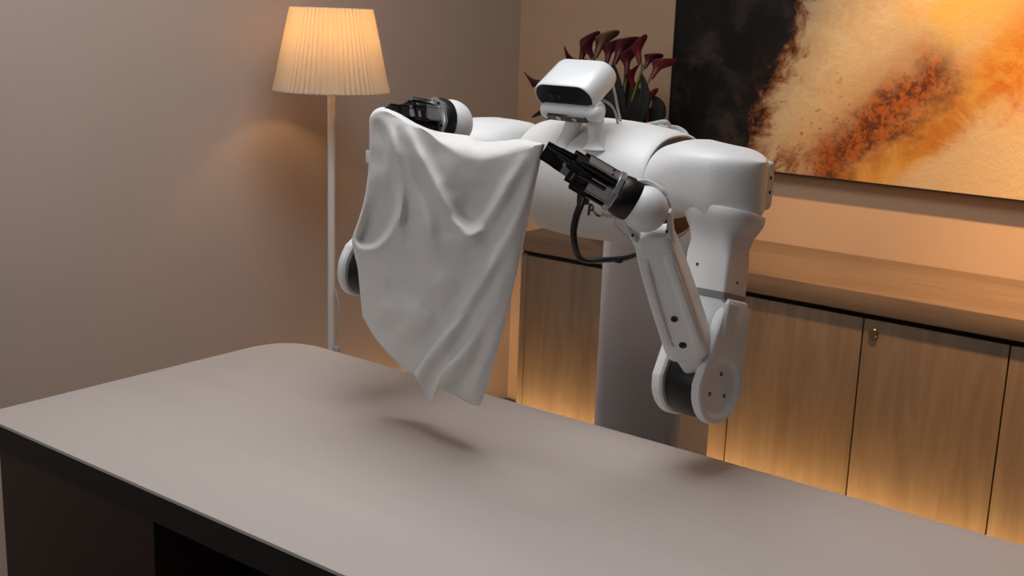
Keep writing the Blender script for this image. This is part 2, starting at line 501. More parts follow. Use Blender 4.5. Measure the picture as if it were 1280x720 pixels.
# ------------------------------------------------------------------ floor lamp
LX, LY = -2.642, 2.5
fl = thing('floor_lamp', (LX, LY, 0), 'slim white floor lamp with lit pleated cream shade beyond the table corner', 'lamp')
bm = NB(); lathe(bm, (LX, LY, 0.001), (0, 0, 1), [(0, .13), (.012, .13), (.018, .122), (.020, .02), (.035, .011)], 48); finish('base', bm, m_lampmetal, fl)
bm = NB(); lathe(bm, (LX, LY, 0.034), (0, 0, 1), [(0, .0115), (1.36, .0115)], 20); finish('pole', bm, m_lampmetal, fl)
bm = NB()
NPL = 66; rings = []
for k, (z, r) in enumerate([(1.357, .172), (1.36, .1715), (1.42, .158), (1.48, .1455), (1.54, .133), (1.598, .1205), (1.601, .120)]):
    ring = []
    for j in range(NPL * 4):
        a = 2 * PI * j / (NPL * 4)
        ph = (j % 4)
        d = (0.0, .0030, 0.0, -.0030)[ph] * (.5 + .5 * r / .17)
        ring.append(Vector((LX + (r + d) * math.cos(a), LY + (r + d) * math.sin(a), z)))
    rings.append(ring)
loft(bm, rings, False, False)
sh = finish('lamp_shade', bm, m_shade, fl)
sh.modifiers.new('thick', 'SOLIDIFY').thickness = 0.0008
bm = NB()
for z, r in ((1.60, .117), (1.362, .169)):
    tube(bm, [(LX + r * math.cos(a * PI / 12), LY + r * math.sin(a * PI / 12), z) for a in range(25)], .0018, 6, 2)
for a in range(3):
    tube(bm, [(LX, LY, 1.42), (LX + .117 * math.cos(a * 2.094), LY + .117 * math.sin(a * 2.094), 1.598)], .0016, 6)
finish('shade_frame', bm, m_lampmetal, fl)
bm = NB(); lathe(bm, (LX, LY, 1.394), (0, 0, 1), [(0, .014), (.085, .014), (.104, .026), (.106, .024)], 24); finish('lamp_socket', bm, m_lampmetal, fl)  # flared cup at the top added to cut the bulb's downward light
bm = NB(); ball(bm, (LX, LY, 1.525), .024, 20); finish('bulb', bm, emit_mat('warm_bulb', (1.0, 0.58, 0.23, 1), 160), fl)
bm = NB(); tube(bm, [at(419, 360, LY - .01), at(424, 385, LY - .012), at(423, 410, LY - .012), at(419, 432, LY - .012), (LX + .03, LY - .03, .2), (LX + .05, LY, .028)], .0022, 8)
finish('power_cord', bm, m_cable, fl)
bm = NB(); c = at(420, 437, LY - .012); box(bm, c - Vector((.008, .008, .012)), c + Vector((.012, .008, .012)), .003); finish('foot_switch', bm, m_cable, fl)

# small dark adapter by the sideboard's end
bm = NB(); c = at(633, 500, YW - .05); box(bm, (c.x - .05, c.y - .03, .001), (c.x + .05, c.y + .04, .035), .006)
ad = finish('power_adapter', bm, m_rubber)
tag(ad, 'small black power adapter on the floor by the left end of the sideboard', 'adapter')
bm = NB(); tube(bm, [(c.x + .045, c.y + .03, .02), (c.x + .055, c.y + .035, .05), (c.x + .05, c.y + .06, .09)], .004, 8)
finish('cord', bm, m_rubber, ad)

# ------------------------------------------------------------------ robot
RX = -1.48
rob = thing('robot', (RX, 2.5, 0), 'white two armed humanoid robot holding up a white shirt behind the table', 'robot')
VX, VY, VZ = Vector((1, 0, 0)), Vector((0, 1, 0)), Vector((0, 0, 1))
def rpart(name, bm, mat, parent=rob, label=None, **k):
    o = finish(name, bm, mat, parent, **k)
    if label: o['label'] = label
    return o
# wheeled base
bm = NB(); plan(bm, rounded(RX - .25, 2.27, RX + .25, 2.77, (.1, .1, .1, .1)), .04, .2, .02); rpart('base', bm, m_white)
for sx in (-1, 1):
    for sy in (2.36, 2.68):
        bm = NB(); lathe(bm, (RX + sx * .19 - .02, sy, .045), VX, [(0, .04), (.003, .0435), (.037, .0435), (.04, .04)], 24); rpart('wheel', bm, m_rubber)
# column
bm = NB(); plan(bm, rounded(RX - .122, 2.405, RX + .122, 2.63, (.045,) * 4, 8), .198, 1.20, .003); rpart('column', bm, m_white_matt)
bm = NB(); obox(bm, Vector((RX, 2.37, 1.175)), VX, VY, VZ, .15, .16, .10, .015, 3); rpart('waist_joint', bm, m_white_matt)
# torso barrel
def S(x): return x / .21
secs = []
XE = {1: .208, -1: .135}
for i in range(-14, 15):
    sg = 1 if i >= 0 else -1
    k = abs(i) / 14
    secs.append((i / 14 * XE[sg], .162 - .020 * k ** 2.2, .133 - .018 * k ** 2.4))
secs = [(-.1370, .120, .095), (-.1365, .132, .106)] + secs[1:-1] + [(.2045, .1425, .1155), (.208, .139, .112), (.2085, .125, .100)]
bm = NB(); loft(bm, [sring((RX + x, 2.20, 1.252), VY, VZ, ry, rz, 2.25, 56) for x, ry, rz in secs])
bm.normal_update()
tor_bvh = BVHTree.FromBMesh(bm)
torso = rpart('torso', bm, m_white)
for s in (1,):
    bm = NB(); loft(bm, [sring((RX + s * (XE[s] + x), 2.195, 1.256), VY, VZ, a, a * .8, 2.2, 48) for x, a in ((.0, .12), (.003, .131), (.006, .131), (.008, .11))]); rpart('shoulder_seal', bm, m_rubber)
# logo on the chest
def on_chest(u, v):
    d = (at(u, v, 2.0) - CAM).normalized()
    h = tor_bvh.ray_cast(CAM, d)
    return h[0], h[1]
cdat = bpy.data.curves.new('logo_text', 'FONT'); cdat.body = 'Astribot'; cdat.size = .017; cdat.extrude = 0.0
tmp = bpy.data.objects.new('logo_text', cdat); col.objects.link(tmp)
bpy.context.view_layer.update()
tme = bpy.data.meshes.new_from_object(tmp.evaluated_get(bpy.context.evaluated_depsgraph_get()))
bpy.data.objects.remove(tmp)
lp, _ = on_chest(737, 262)
def chest_stick(bm):
    for vtx in bm.verts:
        h = tor_bvh.ray_cast(Vector((vtx.co.x, 1.5, vtx.co.z)), VY)
        if h[0]: vtx.co = h[0] + (h[1] if h[1].y < 0 else -h[1]) * .0012
bm = NB(); bm.from_mesh(tme)
for vtx in bm.verts: vtx.co = Vector((lp.x + .026 + vtx.co.x, 0, lp.z - .012 + vtx.co.y))
chest_stick(bm); rpart('logo_text', bm, m_logogrey, torso, 'small grey lettering', smooth=False)
bm = NB()
def poly(pts):
    q = .027
    bm.faces.new([bm.verts.new((lp.x + .022 * 0 + a * q - .008, 0, lp.z + b * q - .013)) for a, b in pts])
poly([(0, 0), (.22, 0), (.55, 1.0), (.30, 1.0)]); poly([(.30, 1.0), (.62, 1.0), (.74, .8), (.36, .8)])
poly([(.62, .8), (.74, .8), (.70, .48), (.56, .55)]); poly([(.36, .52), (.60, .60), (.66, .42), (.34, .38)])
poly([(.55, .42), (.72, .40), (1.12, .0), (.86, .0)]); poly([(.9, .25), (1.2, .12), (1.12, 0), (.86, 0)])
chest_stick(bm); rpart('logo_mark', bm, m_logo, torso, 'dark blue emblem', smooth=False)

# neck: two flared pillars
def pillar(u0, v0, Y0, u1, v1, Y1, r):
    a, b = at(u0, v0, Y0), at(u1, v1, Y1)
    d = b - a
    ks = [(0, 1.9), (.12, 1.35), (.3, 1.05), (.55, 1), (.8, 1.05), (1, 1.2)]
    bm = NB(); loft(bm, [sring(a + d * k, VX, VY, r * s, r * s * 1.1, 2.2, 28) for k, s in ks])
    return rpart('neck_pillar', bm, m_white)
pillar(706, 184, 2.085, 722, 140, 2.08, .0170)
pillar(748, 186, 2.085, 743, 140, 2.08, .0165)

# head: slanted pill shaped camera housing above a lower sensor bar
HC = at(705, 122, 2.03)
hn = Vector((0, -.85, -.527)).normalized()          # face normal
hu = Vector((0, -.527, .85)).normalized()           # up in the face
def pill(c, w, h, n=14):
    pts = []; r = h / 2; a = w / 2 - r
    for k in range(n + 1):
        t = -PI / 2 + PI * k / n; pts.append(c + VX * (a + r * math.cos(t)) + hu * (r * math.sin(t)))
    for k in range(n + 1):
        t = PI / 2 + PI * k / n; pts.append(c + VX * (-a + r * math.cos(t)) + hu * (r * math.sin(t)))
    return pts
HW, HH, HD = .149, .067, .100
bm = NB()
loft(bm, [pill(HC + hn * .001 - hn * d, w, h) for d, w, h in ((.004, HW - .009, HH - .009), (0, HW - .008, HH - .008), (-.0015, HW - .005, HH - .005), (0.0, HW - .0025, HH - .0025), (.004, HW, HH), (HD - .012, HW, HH), (HD - .004, HW - .005, HH - .005), (HD, HW - .018, HH - .018))])
head = rpart('head', bm, m_head)
bm = NB(); loft(bm, [pill(HC - hn * .0025, HW - .0085, HH - .0085), pill(HC - hn * .0010, HW - .0085, HH - .0085)]); rpart('face_window', bm, m_glass, head, 'glossy black camera window', angle=20)
for dx, r in ((-.036, .012), (-.014, .0065), (.042, .008)):
    bm = NB(); lathe(bm, HC + VX * dx - hn * .0011, hn, [(0, r), (.0008, r), (.0009, r * .7), (.0004, r * .55), (.0004, 0.0001)], 24, cap1=False); rpart('lens', bm, m_lens if dx == -.012 else m_glass, head)
SC = at(713.5, 139, 2.05)
bm = NB(); rr = .0185
prof = [(-.074, .004), (-.0725, .010), (-.068, .0155), (-.060, rr), (.056, rr), (.064, .0185), (.071, .0165), (.076, .012), (.0785, .005)]
lathe(bm, SC, VX, prof, 32); bar = rpart('sensor_bar', bm, m_head)
bm = NB()
n2 = Vector((0, -.62, -.78)).normalized(); u2 = VX.cross(n2).normalized()
cc = SC + n2 * .0155
loft(bm, [[cc + n2 * d + VX * p[0] + u2 * p[1] for p in [(math.copysign(.052 - .009 + .009 * abs(math.cos(a)), math.cos(a)), .0095 * math.sin(a)) for a in [2 * PI * k / 32 for k in range(32)]]] for d in (-.004, .0042)])
rpart('sensor_window', bm, m_glass, bar)
bm = NB()
for dx in (-.022, .018):
    bm = NB(); lathe(bm, cc + VX * dx + n2 * .0042, n2, [(0, .006), (.0008, .006), (.0008, .0)], 16, cap1=False)
    rpart('sensor_lens', bm, m_alu, bar)
bm = NB(); lathe(bm, SC + VX * .055 + Vector((0, .006, .004)), VX, [(-.008, .015), (-.006, .0185), (.0, .0225), (.012, .0215), (.016, .018)], 28); rpart('tilt_knuckle', bm, m_head)
for pts in ([(764, 98, 2.13), (769, 118, 2.15), (772, 135, 2.16), (776, 152, 2.16)], [(752, 124, 2.12), (764, 132, 2.14), (770, 144, 2.15), (772, 154, 2.16)]):
    bm = NB(); tube(bm, [at(*q) for q in pts], .0028, 8); rpart('head_cable', bm, m_cable)

# ---- shoulders
def shoulder(s, drop):
    rot = Matrix.Rotation(s * drop, 3, 'Y'); RXS = RX + (.066 if s < 0 else 0); piv = Vector((RXS + s * .20, 2.14, 1.28)); lift = Vector((0, 0, .018 if s < 0 else 0))
    sec = [(.214, .086, .052, 2.152, 1.276, 2.1), (.220, .104, .065, 2.150, 1.277, 2.2), (.235, .118, .075, 2.142, 1.278, 2.3), (.26, .124, .079, 2.128, 1.281, 2.5),
           (.29, .118, .076, 2.105, 1.292, 2.8), (.32, .110, .072, 2.085, 1.299, 3.2), (.35, .100, .066, 2.07, 1.303, 3.8), (.38, .092, .063, 2.06, 1.304, 4.4)]
    for k in range(1, 13):
        a = k / 12 * PI / 2 * .97
        sec.append((.395 + .085 * math.sin(a), .089 * max(.12, math.cos(a)), .062 - .010 * math.sin(a) ** 2, 2.055, 1.304 - .010 * math.sin(a) ** 2, 4.6))
    bm = NB()
    loft(bm, [[piv + lift + rot @ (q - piv) for q in sring((RXS + s * x, cy, cz), VY, VZ, ry, rz, p, 56)] for x, ry, rz, cy, cz, p in sec])
    for v in bm.verts:
        if v.co.z < 1.268 and s > 0: v.co.z -= .015 * math.exp(-(((v.co.x - RX) - .408) / .020) ** 2)
    sh = rpart('shoulder_shell', bm, m_white)
    bm = NB()
    loft(bm, [[piv + lift + rot @ (q - piv) for q in sring((RXS + s * x, 2.100, 1.296), VY, VZ, ry, rz, 5, 40)] for x, ry, rz in ((.40, .018, .049), (.470, .016, .047), (.474, .012, .043))])
    cap = rpart('shoulder_cap', bm, m_white, sh)
    bm = NB()
    for dy, dz in ((.0, .016), (.0, -.012)):
        c = piv + lift + rot @ (Vector((RXS + s * .474, 2.100 + dy, 1.296 + dz)) - piv)
        lathe(bm, c, VX * s, [(0, .004), (.001, .004), (.001, .002), (-.0002, .0018)], 10)
    rpart('screw_heads', bm, m_rubber, sh)['kind'] = 'stuff'
    return sh
shoulder(1, math.radians(0)); shoulder(-1, math.radians(9))

# ---- arms
def arm(s, E, T, W, wtilt, rb=.041):
    """s side, E elbow centre, T top of the upper arm, W wrist centre"""
    ax = VX * s                                            # elbow axis, outwards
    up = (T - E).normalized(); up = (up - ax * up.dot(ax)).normalized()
    fr = up.cross(VX)                                       # towards the front or back
    if fr.y > 0: fr = -fr
    L = (T - E).length
    # upper arm shell
    K = [(.44, .0468, .046, 16), (.46, .047, .0463, 16), (.56, .046, .047, 16), (.72, .046, .049, 12), (.80, .047, .050, 5), (.86, .053, .056, 4), (.90, .062, .064, 3.2), (.94, .071, .072, 2.8), (.985, .075, .076, 2.6), (.995, .074, .075, 2.6)]
    bm = NB(); loft(bm, [sring(E + (T - E) * k, VX, fr, a, b, p, 96) for k, a, b, p in K]); ua = rpart('upper_arm', bm, m_white)
    bm = NB(); loft(bm, [sring(E + (T - E) * k, VX, fr, .0480, .0474, 16, 96) for k in (.492, .532)]); rpart('grey_ring', bm, m_greyband, ua, 'grey band')
    bm = NB()
    for dx, k in ((.018, .83), (-.018, .66)):
        lathe(bm, E + (T - E) * k + VX * dx + fr * .048, fr, [(0, .0028), (.0012, .0028)], 10)
    lathe(bm, E + (T - E) * .60 + VX * .0465, VX, [(-.001, .0028), (.0008, .0028)], 10)
    rpart('screw_heads', bm, m_rubber, ua)['kind'] = 'stuff'
    # elbow yoke: bridge and two teardrop plates
    bm = NB(); loft(bm, [sring(E + up * h, VX, fr, a, b, p, 40) for h, a, b, p in ((L * .19, .030, .022, 3), (L * .24, .042, .030, 4), (L * .31, .0464, .044, 8), (L * .37, .0468, .046, 16), (L * .47, .0468, .046, 16))]); rpart('elbow_yoke', bm, m_white, ua)
    R0 = .070
    Ry = Matrix.Rotation(-s * math.radians(9), 3, up); EX = Ry @ VX; fe = Ry @ fr
    def outline(shrink, N=72):
        pts = []
        for i in range(N):
            a = 2 * PI * i / N
            x, y = math.cos(a), math.sin(a)
            # radial distance to the hull of the circle and the top edge
            best = R0
            if y > 0:
                hw, hh = .0365, L * .50
                # march outwards inside the hull
                lo, hi = R0, hh * 1.2
                for _ in range(26):
                    m = (lo + hi) / 2; px, py = abs(x * m), y * m
                    inside = py <= hh
                    if inside:
                        # tangent line from circle to (hw, hh)
                        dd = math.hypot(hw, hh); th = math.atan2(hw, hh); al = math.acos(R0 / dd)
                        na = PI / 2 - th - 0 + 0
                        tx, ty = math.sin(th + al), math.cos(th + al)
                        inside = px * tx + py * ty <= R0 + 1e-9
                    if inside: lo = m
                    else: hi = m
                best = lo
            pts.append((x * (best - shrink), y * (best - shrink)))
        return pts
    def circ(r, N=72): return [(r * math.cos(2 * PI * i / N), r * math.sin(2 * PI * i / N)) for i in range(N)]
    for side in (1, -1):
        o = EX * side
        x0, x1 = (.026, .0470) if side == s else (.044, .0700)
        def ringp(pts, x): return [E + o * x + fe * (-a) + up * b for a, b in pts]
        bm = NB()
        loft(bm, [ringp(outline(.004), x0), ringp(outline(0), x0 + .004), ringp(outline(0), x1 - .006), ringp(outline(.0022), x1 - .0018), ringp(outline(.006), x1),
                  ringp(circ(.058), x1), ringp(circ(.055), x1 - .002), ringp(circ(.049), x1 - .007), ringp(circ(.046), x1 - .008)])
        pl = rpart('elbow_plate', bm, m_white, ua)
        bm = NB()
        for k in range(3):
            a = PI / 2 + k * 2 * PI / 3
            lathe(bm, E + o * (x1 - .0085) + fe * (-.027 * math.cos(a)) + up * (.027 * math.sin(a)), o, [(0, .0042), (.0012, .0042), (.0012, .002), (.0002, .0019)], 12)
        rpart('screw_heads', bm, m_rubber, pl)['kind'] = 'stuff'
    bm = NB(); lathe(bm, E - EX * (.0315 + s * .010), EX, [(0, .050), (.002, .062), (.014, .0645), (.030, .065), (.048, .0645), (.066, .062), (.068, .050)], 48); rpart('elbow_drum', bm, m_rubber, label='black elbow drum')
    # forearm
    d = (W - E); FL = d.length; d = d.normalized()
    U = (VX - d * VX.dot(d)).normalized(); V = d.cross(U)
    if V.y > 0: V = -V                                      # front face
    U, V = (U * math.cos(wtilt) - V * math.sin(wtilt)), (V * math.cos(wtilt) + U * math.sin(wtilt))
    KF = [(.06, .012, .020, 3), (.12, .022, .030, 3), (.19, .027, .034, 3.4), (.225, .030, .036, 4), (.227, .0365, .038, 4.5), (.245, .040, .041, 5), (.30, .0412, .041, 5.5), (.45, .040, .040, 6), (.62, .0385, .038, 6), (.76, .0365, .035, 5.5), (.83, .035, .031, 5), (.87, .032, .026, 4)]
    bm = NB(); loft(bm, [sring(E + d * (FL * k), U, V, a, b, p, 56) for k, a, b, p in KF]); fa = rpart('forearm', bm, m_white)
    # raised front panel with bevelled rails
    for sgn in (-1, 1):
        bm = NB()
        loft(bm, [sring(E + d * (FL * k) + U * (sgn * x) + V * h, U, V, .0095, e, 3, 20) for k, x, h, e in ((.30, .020, .036, .003), (.35, .027, .0375, .0085), (.6, .0255, .036, .0085), (.74, .0235, .0335, .0085), (.80, .021, .030, .003))])
        rpart('forearm_rail', bm, m_white, fa)
        # fork prongs holding the wrist ball
        bm = NB()
        loft(bm, [sring(E + d * (FL * k) + U * (sgn * x), U, V, a, b, 3, 24) for k, x, a, b in ((.78, .025, .010, .026), (.85, .028, .0085, .021), (.90, .034, .006, .016), (.94, .0385, .0045, .011), (.97, .041, .003, .007))])
        rpart('wrist_prong', bm, m_white, fa)
    bm = NB()
    lathe(bm, E + d * (FL * .475) + V * .0400, V, [(-.004, .0064), (.0015, .0064), (.0015, .003), (.0005, .003)], 18)
    for k, x in ((.74, .017), (.71, -.019), (.33, .022), (.32, -.022), (.90, .03), (.91, -.03)):
        lathe(bm, E + d * (FL * k) + U * x + V * (.0355 if k < .5 else .0325 if k < .8 else .018), V, [(0, .0025), (.0035, .0025)], 10)
    rpart('screw_heads', bm, m_rubber, fa)['kind'] = 'stuff'
    bm = NB(); lathe(bm, E + d * (FL * .325) + V * .0405, V, [(-.004, .0072), (.0014, .0072), (.0014, .0052), (.0004, .0050), (.0004, .0026), (.0014, .0024)], 24); rpart('ring_port', bm, m_rubber, fa)
    # wrist ball
    bm = NB(); ball(bm, W, rb, 40); rpart('wrist_ball', bm, m_white)
    return d, U, V

def gripper(W, tip, roll, sc=1.0):
    d = tip - W; L = d.length; d = d.normalized()
    u = d.cross(VZ).normalized(); w = u.cross(d).normalized()
    R = Matrix.Rotation(roll, 3, d); u = R @ u; w = R @ w
    g = L / .25
    at_ = lambda a, b, c: W + d * (a * g) + u * (b * sc) + w * (c * sc)
    bm = NB(); loft(bm, [sring(W + d * (k * g), u, w, a * .93 * sc, b * .93 * sc, p, 40) for k, a, b, p in ((.020, .032, .032, 2), (.023, .037, .037, 2), (.032, .0415, .0415, 2), (.050, .0425, .0425, 2), (.066, .0405, .0405, 2), (.070, .038, .038, 2))])
    cuff = rpart('gripper_cuff', bm, m_rubber, label='black rubber wrist cuff')
    # aluminium mounting plate with two arms
    bm = NB()
    loft(bm, [[at_(x, r * math.cos(PI / 8 + k * PI / 4), r * math.sin(PI / 8 + k * PI / 4)) for k in range(8)] for x, r in ((.0702, .038), (.073, .0395), (.083, .0385), (.0845, .037))])
    for s in (-1, 1):
        obox(bm, at_(.118, 0, s * .027), d, u, w, .060, .030, .007, .002)
        obox(bm, at_(.108, s * .026, 0), d, u, w, .040, .007, .026, .002)
    plate = rpart('gripper_plate', bm, m_alu, label='bare metal mounting plate')
    bm = NB()
    for s in (-1, 1):
        for q in (-1, 1):
            lathe(bm, at_(.0840, s * .026, q * .020), d, [(0, .003), (.002, .003)], 10)
            lathe(bm, at_(.1, q * .009, s * .0305), w * s, [(0, .0025), (.0015, .0025)], 10)
    rpart('screw_heads', bm, m_blackmetal, plate)['kind'] = 'stuff'
    # motor block
    bm = NB()
    obox(bm, at_(.124, 0, 0), d, u, w, .064, .040, .046, .004)
    obox(bm, at_(.150, 0, .014), d, u, w, .050, .034, .014, .002)
    obox(bm, at_(.146, 0, -.019), d, u, w, .030, .048, .016, .002)
    motor = rpart('motor_block', bm, m_blackmetal)
    for s in (-1, 1):
        bm = NB(); lathe(bm, at_(.098, s * .021, .008), d, [(0, .0085), (.002, .0095), (.050, .0095), (.052, .0085)], 20); rpart('motor_barrel', bm, m_blackmetal, motor)
    bm = NB()
    for k in range(6):
        obox(bm, at_(.118 + k * .010, .0, .0245 - k * .0006), d, u, w, .004, .030, .006, .0008)
    rpart('guide_rail', bm, m_blackmetal, motor)
    # two fingers closing at the tip
    for s in (-1, 1):
        bm = NB()
        obox(bm, at_(.163, s * .019, -.002), d, u, w, .030, .012, .030, .002)
        obox(bm, at_(.190, s * .016, .000), (d * .97 - u * (s * .16)).normalized(), u, w, .048, .010, .022, .002)
        obox(bm, at_(.176, s * .020, .012), d, u, w, .020, .014, .012, .0015)
        fg = rpart('finger', bm, m_blackmetal)
        bm = NB(); obox(bm, at_(.222, s * .0075, .0), (d * .99 - u * (s * .10)).normalized(), u, w, .044, .007, .026, .002); rpart('finger_pad', bm, m_rubber, fg)
        bm = NB(); obox(bm, at_(.186, s * .0215, -.004), (d * .97 - u * (s * .16)).normalized(), u, w, .022, .004, .014, .001); rpart('linkage', bm, m_alu, fg)
        for q in (.168, .200):
            bm = NB(); lathe(bm, at_(q, s * .0205, .006), u * s, [(0, .0035), (.003, .0035)], 10)
            rpart('pin', bm, m_alu, fg)
    return at_

E_L, T_L, W_L = Vector((-1.060, 1.955, .928)), Vector((-1.080, 2.045, 1.248)), at(806, 261, 1.75)
arm(1, E_L + Vector((.016, 0, -.005)), T_L + VX * .010, W_L, math.radians(24))
TIP_L = at(681, 188, 1.645)
gL = gripper(W_L, TIP_L, math.radians(-20), .95)
E_R, T_R, W_R = Vector((-1.815, 1.843, 1.043)), Vector((-1.835, 2.040, 1.235)), at(562, 154, 1.845)
arm(-1, E_R, T_R, W_R, 0.0, .048)
TIP_R = at(489, 141, 1.70)
gR = gripper(W_R, TIP_R, math.radians(25), 1.2)

# cable hanging from the left gripper, silver sleeve round the wrist ball, cables behind the shoulder
bm = NB()
cab = [(729, 246, 1.69), (725, 258, 1.685), (720, 272, 1.685), (717, 290, 1.685), (719, 308, 1.69), (724, 322, 1.70), (736, 326, 1.71), (752, 325, 1.72), (768, 324, 1.74), (784, 322, 1.76), (800, 316, 1.80)]
tube(bm, [at(*q) for q in cab], .0082, 10, 5, flat=.6); rpart('gripper_cable', bm, m_rubber, label='black sleeved cable')
bm = NB(); c = at(729, 247, 1.695); obox(bm, c, VX, VY, VZ, .020, .014, .024, .003); rpart('cable_plug', bm, m_rubber)
bm = NB(); c = at(773, 325, 1.745); obox(bm, c, VX, VY, VZ, .016, .012, .010, .003); rpart('cable_clip', bm, m_rubber)
def wrist_loop(pts, Y, r):
    bm = NB(); tube(bm, [at(u, v, y) for u, v, y in pts], r, 10); return rpart('wrist_cable', bm, m_head)
wrist_loop([(787, 236, 1.72), (795, 228, 1.735), (806, 227, 1.75), (817, 231, 1.76), (827, 238, 1.765), (833, 246, 1.77)], 0, .0050)
wrist_loop([(800, 229, 1.745), (812, 231, 1.765), (823, 238, 1.775), (833, 248, 1.78), (838, 262, 1.79)], 0, .0030)
wrist_loop([(767, 272, 1.70), (768, 280, 1.71), (776, 290, 1.73), (786, 296, 1.76)], 0, .0026)
for pts in ([(803, 157, 2.25), (818, 154, 2.24), (832, 152, 2.24), (838, 158, 2.25), (848, 160, 2.26), (857, 166, 2.26), (860, 174, 2.25)], [(820, 156, 2.27), (836, 160, 2.28), (850, 166, 2.28), (862, 172, 2.27), (866, 180, 2.25)]):
    bm = NB(); tube(bm, [at(*q) for q in pts], .0045, 8); rpart('shoulder_cable', bm, m_cable)


# ------------------------------------------------------------------ the shirt
def polyline(pts):
    P = [Vector((a, b)) for a, b in pts]
    C = []
    for i in range(len(P) - 1):
        p0, p1, p2, p3 = P[max(i - 1, 0)], P[i], P[i + 1], P[min(i + 2, len(P) - 1)]
        for k in range(8):
            t = k / 8
            C.append(0.5 * ((2 * p1) + (p2 - p0) * t + (2 * p0 - 5 * p1 + 4 * p2 - p3) * t * t + (3 * p1 - p0 - 3 * p2 + p3) * t ** 3))
    C.append(P[-1])
    ds = [0]
    for a, b in zip(C, C[1:]): ds.append(ds[-1] + (b - a).length)
    def f(t):
        x = t * ds[-1]
        for i in range(len(C) - 1):
            if x <= ds[i + 1] or i == len(C) - 2:
                k = (x - ds[i]) / max(1e-9, ds[i + 1] - ds[i]); return C[i].lerp(C[i + 1], min(1, max(0, k)))
    return f
TOP = polyline([(462, 166), (463, 150), (469, 141), (480, 139), (494, 146), (512, 155), (532, 164), (556, 183), (580, 197), (602, 201), (626, 197), (650, 189), (668, 183), (681, 181)])
TOPB = polyline([(462, 166), (462, 148), (469, 137), (482, 134), (500, 142), (520, 154), (542, 163), (566, 167), (588, 170), (604, 177), (628, 176), (650, 174), (668, 177), (681, 180)])
BOT = polyline([(453, 395), (470, 424), (490, 447), (508, 462), (517, 469), (524, 480), (537, 502), (543, 497), (549, 485), (560, 490), (574, 497), (586, 504), (597, 507), (601, 503)])
LEF = polyline([(462, 166), (461, 205), (456, 245), (448, 275), (440, 299), (443, 318), (447, 335), (450, 365), (453, 395)])
RIG = polyline([(681, 180), (676, 200), (667, 242), (655, 300), (640, 368), (624, 432), (610, 480), (601, 503)])
RIDGES = [  # (polyline in picture units of the cloth, half width, height in metres)
    ([(505, 158), (530, 205), (556, 255), (578, 288), (600, 300)], 9, .022),
    ([(664, 190), (636, 232), (610, 272), (588, 296), (560, 300)], 9, .016),
    ([(676, 196), (658, 250), (634, 300), (604, 350), (575, 395), (548, 440)], 10, .022),
    ([(672, 235), (650, 300), (622, 370), (590, 430), (562, 470), (558, 485)], 12, .016),
    ([(636, 380), (618, 430), (600, 470), (590, 500)], 12, .020),
    ([(500, 160), (512, 215), (530, 270), (545, 330)], 11, .014),
    ([(490, 155), (494, 210), (500, 260), (498, 310)], 8, .016),
    ([(518, 472), (532, 448), (550, 425), (578, 398)], 9, .020, 1),
    ([(540, 503), (545, 484), (556, 460), (584, 430)], 10, .026, 1),
    ([(487, 165), (484, 205), (478, 250)], 6, .010),
    ([(474, 165), (472, 215), (462, 270)], 6, .010),
    ([(545, 345), (568, 356), (595, 345)], 13, .010),
    ([(470, 385), (500, 392), (530, 385)], 14, .006),
    ([(500, 425), (520, 405), (545, 398)], 12, .009),
    ([(596, 225), (592, 260), (586, 285)], 26, -.024),
    ([(600, 320), (560, 390), (520, 440)], 22, -.012),
]
def segdist(p, a, b):
    ab = b - a; t = max(0, min(1, (p - a).dot(ab) / max(1e-9, ab.length_squared)))
    return (p - a - ab * t).length, t
RR = []
for rd in RIDGES:
    RR.append(([Vector((q.x, q.y)) for q in catmull([(x, y, 0) for x, y in rd[0]], 4)], rd[1], rd[2], len(rd) > 3))
ARM = [Vector((q.x, q.y)) for q in catmull([(a, b, 0) for a, b in [(466, 150), (462, 190), (458, 235), (449, 270), (441, 296), (447, 309), (460, 312), (475, 307), (490, 290), (501, 262), (503, 230), (497, 195), (486, 162), (474, 148), (466, 150)]], 4)]
def armhole(p):
    """inside the armhole: the cloth falls back behind its rolled rim"""
    ins = False; best = 1e9
    for a, b in zip(ARM, ARM[1:]):
        best = min(best, segdist(p, a, b)[0])
        if (a.y > p.y) != (b.y > p.y) and p.x < (b.x - a.x) * (p.y - a.y) / (b.y - a.y) + a.x: ins = not ins
    low = min(1, max(0, (p.y - 215) / 70))
    z = (.0035 + .009 * low) * math.exp(-(best / 5.5) ** 2)
    if ins:
        k = min(1, best / 13); z -= (.010 + .020 * low) * k * k * (3 - 2 * k)
    return z
def folds(p):
    z = armhole(p) if p.x < 530 and p.y < 340 else 0
    for P, w, h, sharp in RR:
        best = 1e9; bi = 0; sd = 1
        for i in range(len(P) - 1):
            dd, t = segdist(p, P[i], P[i + 1])
            if dd < best:
                best, bi = dd, (i + t) / (len(P) - 1)
                e = P[i + 1] - P[i]; sd = e.x * (p.y - P[i].y) - e.y * (p.x - P[i].x)
        if sharp and sd < 0: ww = w * .22
        else: ww = w * (1.6 if sharp else 1)
        if best < ww * 3.2:
            fade = 1 if sharp else min(1, .35 + 3 * bi)
            fade *= min(1, .25 + 3 * (1 - bi))
            z += h * fade * math.exp(-(best / ww) ** 2)
    z += .0045 * noise.noise(Vector((p.x * .028, p.y * .022, 1.3))) + .0028 * noise.noise(Vector((p.x * .06, p.y * .045, 6.3)))
    return z
def ybase(p):
    k = (p.x - 460) / 220
    h = (p.y - 150) / 350
    return 1.690 - .038 * k + (.05 + .05 * k) * h * h
NS, NT = 84, 104
